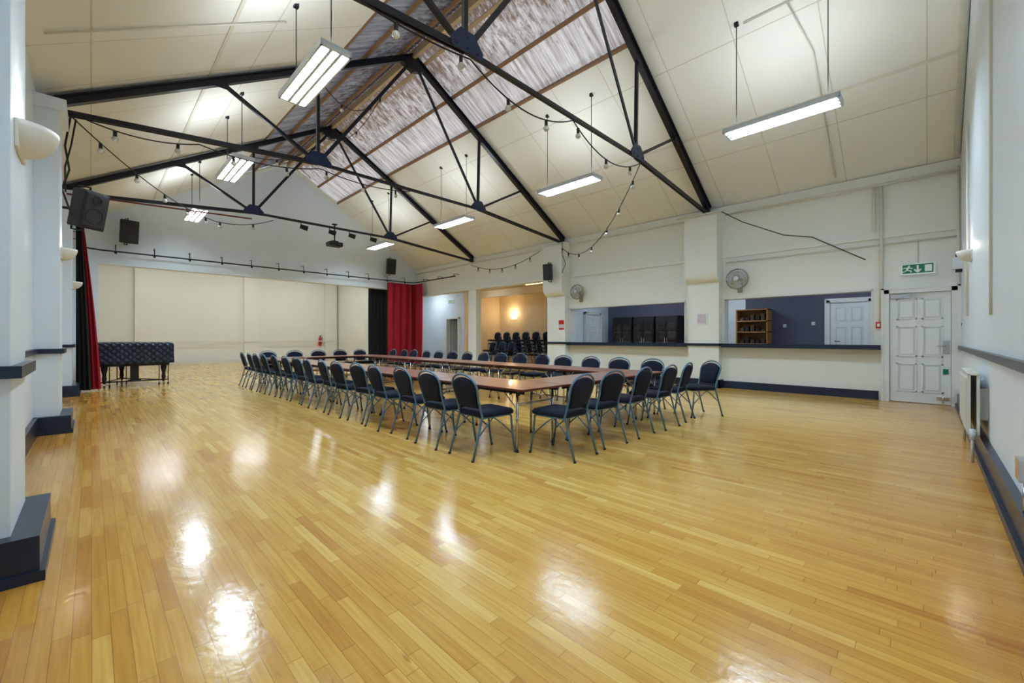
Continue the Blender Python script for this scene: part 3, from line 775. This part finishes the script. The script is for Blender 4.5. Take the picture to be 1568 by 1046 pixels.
mb = MB()
rx0, rx1 = 6.0, 7.15; y0 = YN+.06; za, zb = .26, .84
mb.box(rx0, rx1, y0, y0+.02, za, zb, M_rad); mb.box(rx0, rx1, y0+.06, y0+.08, za, zb, M_rad)
n = 24
for i in range(n):
    x = rx0+.03+(rx1-rx0-.06)*i/(n-1); mb.box(x-.012, x+.012, y0+.08, y0+.09, za+.04, zb-.04, M_rad)
mb.box(rx0, rx1, y0, y0+.08, zb-.005, zb+.01, M_rad)
for x in (rx0-.03, rx1+.03): mb.tube([(x, y0+.05, 0.0), (x, y0+.05, .3), (x+(.06 if x < rx1 else -.06), y0+.05, .3)], .012, M_rad, 8)
mb.tube([(rx0-.03, y0+.05, .22), (rx0-.03, y0+.05, .32)], .022, M_fixture, 8)
mb.box(rx0+.1, rx0+.13, YN, y0, .4, .7, M_rad); mb.box(rx1-.13, rx1-.1, YN, y0, .4, .7, M_rad)
mb.obj('wall_radiator')
mb = MB(); mb.box(3.6, 3.75, YN, YN+.06, .4, .52, M_chrome); mb.tube([(3.67, YN+.03, .4), (3.67, YN+.03, .2)], .012, M_chrome, 6); mb.obj('wall_socket')

# ---------------- festoon strings
def festoon(anch, sag, name='festoon_string_lights', step=.7):
    mb = MB(); pts = []
    for i in range(len(anch)-1):
        a, c = Vector(anch[i]), Vector(anch[i+1]); s = sag[i]; n = 16
        for k in range(n+(i == len(anch)-2)):
            t = k/n; p = a.lerp(c, t); p.z -= 4*s*t*(1-t); pts.append(p)
    mb.tube(pts, .0095, M_black, 5)
    acc = .3
    for i in range(len(pts)-1):
        d = (pts[i+1]-pts[i]).length; acc += d
        if acc > step:
            acc = 0; p = pts[i+1]
            mb.tube([(p.x, p.y, p.z), (p.x, p.y, p.z-.08)], .022, M_black, 6)
            mb.sphere((p.x, p.y, p.z-.115), .04, M_bulb, 8, 6)
    return mb.obj(name)
festoon([(.9, 3.7, 4.4), (3.05, 3.7, 4.38), (5, 3.7, 4.4), (7.05, 3.7, 4.38), (10.2, 7.95, 3.95)], [.1, .25, .3, .75])
festoon([(10.2, 8.85, 4.0), (10.5, 12.7, 4.05)], [.35])
festoon([(-.2, 8.15, 4.22), (1.2, 8.15, 4.25), (3.05, 8.15, 4.4), (5, 8.15, 4.45)], [.12, .12, .1])
festoon([(-.2, 8.2, 4.2), (2.2, 12.6, 4.1), (3.5, 12.65, 4.4)], [.2, .1])
festoon([(3.0, 8.2, 6.2), (5.1, 9.5, 7.3), (4.9, 12.6, 7.1), (3.0, 12.7, 6.0)], [.6, .5, .3], step=1.1)

# ---------------- stage spots + projector
mb = MB()
for x in (4.2, 5.0, 5.6, 6.3):
    mb.tube([(x, 12.62, 4.5), (x, 12.62, 4.38)], .012, M_black, 6)
    mb.tube([(x-.02, 12.62, 4.36), (x+.16, 12.55, 4.31)], [.06, .075], M_black, 10)
mb.tube([(3.6, 12.62, 4.48), (7.0, 12.62, 4.48)], .02, M_black, 8)
mb.obj('stage_spotlight_bar')
mb = MB()
mb.tube([(0, 0, .06), (0, 0, .6)], .02, M_black, 8); mb.box(-.06, .06, -.06, .06, .58, .61, M_black)
mb.box(-.09, .09, -.07, .07, .06, .1, M_black)
P = [(-.2, -.13), (.2, -.13), (.2, .15), (-.2, .15)]
mb.rings([[(x*.94, y*.94, -.065) for x, y in P], [(x, y, -.04) for x, y in P], [(x, y, .04) for x, y in P], [(x*.94, y*.94, .06) for x, y in P]], M_black)
mb.tube([(.06, -.13, 0), (.06, -.16, 0)], .045, M_glassdark, 12)
mb.obj('ceiling_projector', (5.15, 12.62, 4.0))
mb = MB()
for x in (.75, 1.1): mb.tube([(x, 19.2, 3.75), (x, 19.6, 4.26)], .015, M_truss, 6)
for t in (.1, .4, .7): mb.tube([(.75, 19.2+.4*t, 3.75+.45*t), (1.1, 19.2+.4*t, 3.75+.45*t)], .03, M_truss, 6)
mb.obj('stage_light_rack')

# fire extinguisher
mb = MB()
mb.tube([(0, 0, 0), (0, 0, .02), (0, 0, .4), (0, 0, .46), (0, 0, .5)], [.07, .08, .08, .05, .02], M_redpaint, 14)
mb.tube([(0, 0, .5), (0, 0, .56)], .025, M_black, 8); mb.beam((0, 0, .56), (.1, 0, .6), .03, .015, M_black)
mb.tube([(.02, 0, .53), (.12, 0, .45), (.12, 0, .25), (.1, 0, .1)], .012, M_black, 6); mb.box(-.03, .03, .07, .09, .2, .4, M_truss)
mb.obj('fire_extinguisher', (8.95, 23.9, .75))

# ---------------- stacked chairs
mb = MB()
for i in range(6):
    for k in range(5):
        mb.xf = Matrix.Translation((13.9+.05*k*-1, 11.75+i*.62, .16*k)) @ Matrix.Rotation(math.pi, 4, 'Z')
        build_chair(mb)
for i in range(3):
    for k in range(2):
        mb.xf = Matrix.Translation((13.1, 13.3+i*.62, .16*k)) @ Matrix.Rotation(math.pi, 4, 'Z'); build_chair(mb)
mb.xf = Matrix.Identity(4)
mb.obj('stacked_banquet_chairs')

# ---------------- bar: coolers, shelf
for i in range(3):
    mb = MB(); w = .78
    mb.box(.03, .55, -w/2, w/2, 0, 1.95, M_black)
    for s in (-1, 1):
        yc = s*w/4
        mb.box(.0, .03, yc-w/4+.01, yc+w/4-.01, .12, 1.85, M_black); mb.box(-.004, .0, yc-w/4+.05, yc+w/4-.05, .2, 1.7, M_glassdark)
        mb.tube([(-.03, s*.04, .8), (-.03, s*.04, 1.2)], .01, M_chrome, 6)
        for z in (.35, .7, 1.05, 1.4):
            for j in range(4):
                mb.tube([(-.006, yc-.12+.08*j, z), (-.006, yc-.12+.08*j, z+.13), (-.006, yc-.12+.08*j, z+.2)], [.02, .02, .007], M_bottle, 6)
            mb.box(-.008, -.003, yc-w/4+.05, yc+w/4-.05, z-.008, z, M_fan)
    mb.obj('bottle_cooler', (13.9, 6.35+i*.85, 0))
mb = MB(); y0, y1 = 3.3, 4.15
for q in ((13.9, 14.4, y0, y0+.03, 0, 2.05), (13.9, 14.4, y1-.03, y1, 0, 2.05), (14.38, 14.4, y0, y1, 0, 2.05)): mb.box(*q, M_shelfwood)
for z in (.1, .6, 1.0, 1.35, 1.68, 2.02): mb.box(13.9, 14.4, y0, y1, z, z+.03, M_shelfwood)
for z in (1.38, 1.71, 1.03):
    for j in range(5):
        yy = y0+.1+j*.14; hh = random.uniform(.06, .2); mb.box(14.0, 14.2, yy, yy+.1, z, z+hh, M_dark if j % 2 else M_bottle)
mb.obj('open_shelf_unit')
mb = MB(); mb.box(14.44, 14.5, 2.95, 3.03, 1.5, 1.6, M_fixture); mb.box(14.44, 14.5, 2.25, 2.33, 1.55, 1.65, M_fixture); mb.obj('wall_switches')

# ------------------------------------------------------------------ world, camera
w = bpy.data.worlds.new('sky'); bpy.context.scene.world = w; w.use_nodes = True
w.node_tree.nodes['Background'].inputs[0].default_value = (.75, .85, 1, 1); w.node_tree.nodes['Background'].inputs[1].default_value = .6
cam = bpy.data.cameras.new('camera'); cam.lens = 14.69; cam.sensor_width = 36; cam.shift_y = -.0038; cam.clip_start = .02
co = bpy.data.objects.new('camera', cam); co.location = (0, 0, 1.2)
co.rotation_euler = (math.radians(90), 0, math.radians(-45.2)); C.objects.link(co)
bpy.context.scene.camera = co
bpy.context.scene.view_settings.view_transform = 'Standard'
bpy.context.scene.view_settings.exposure = 1.0
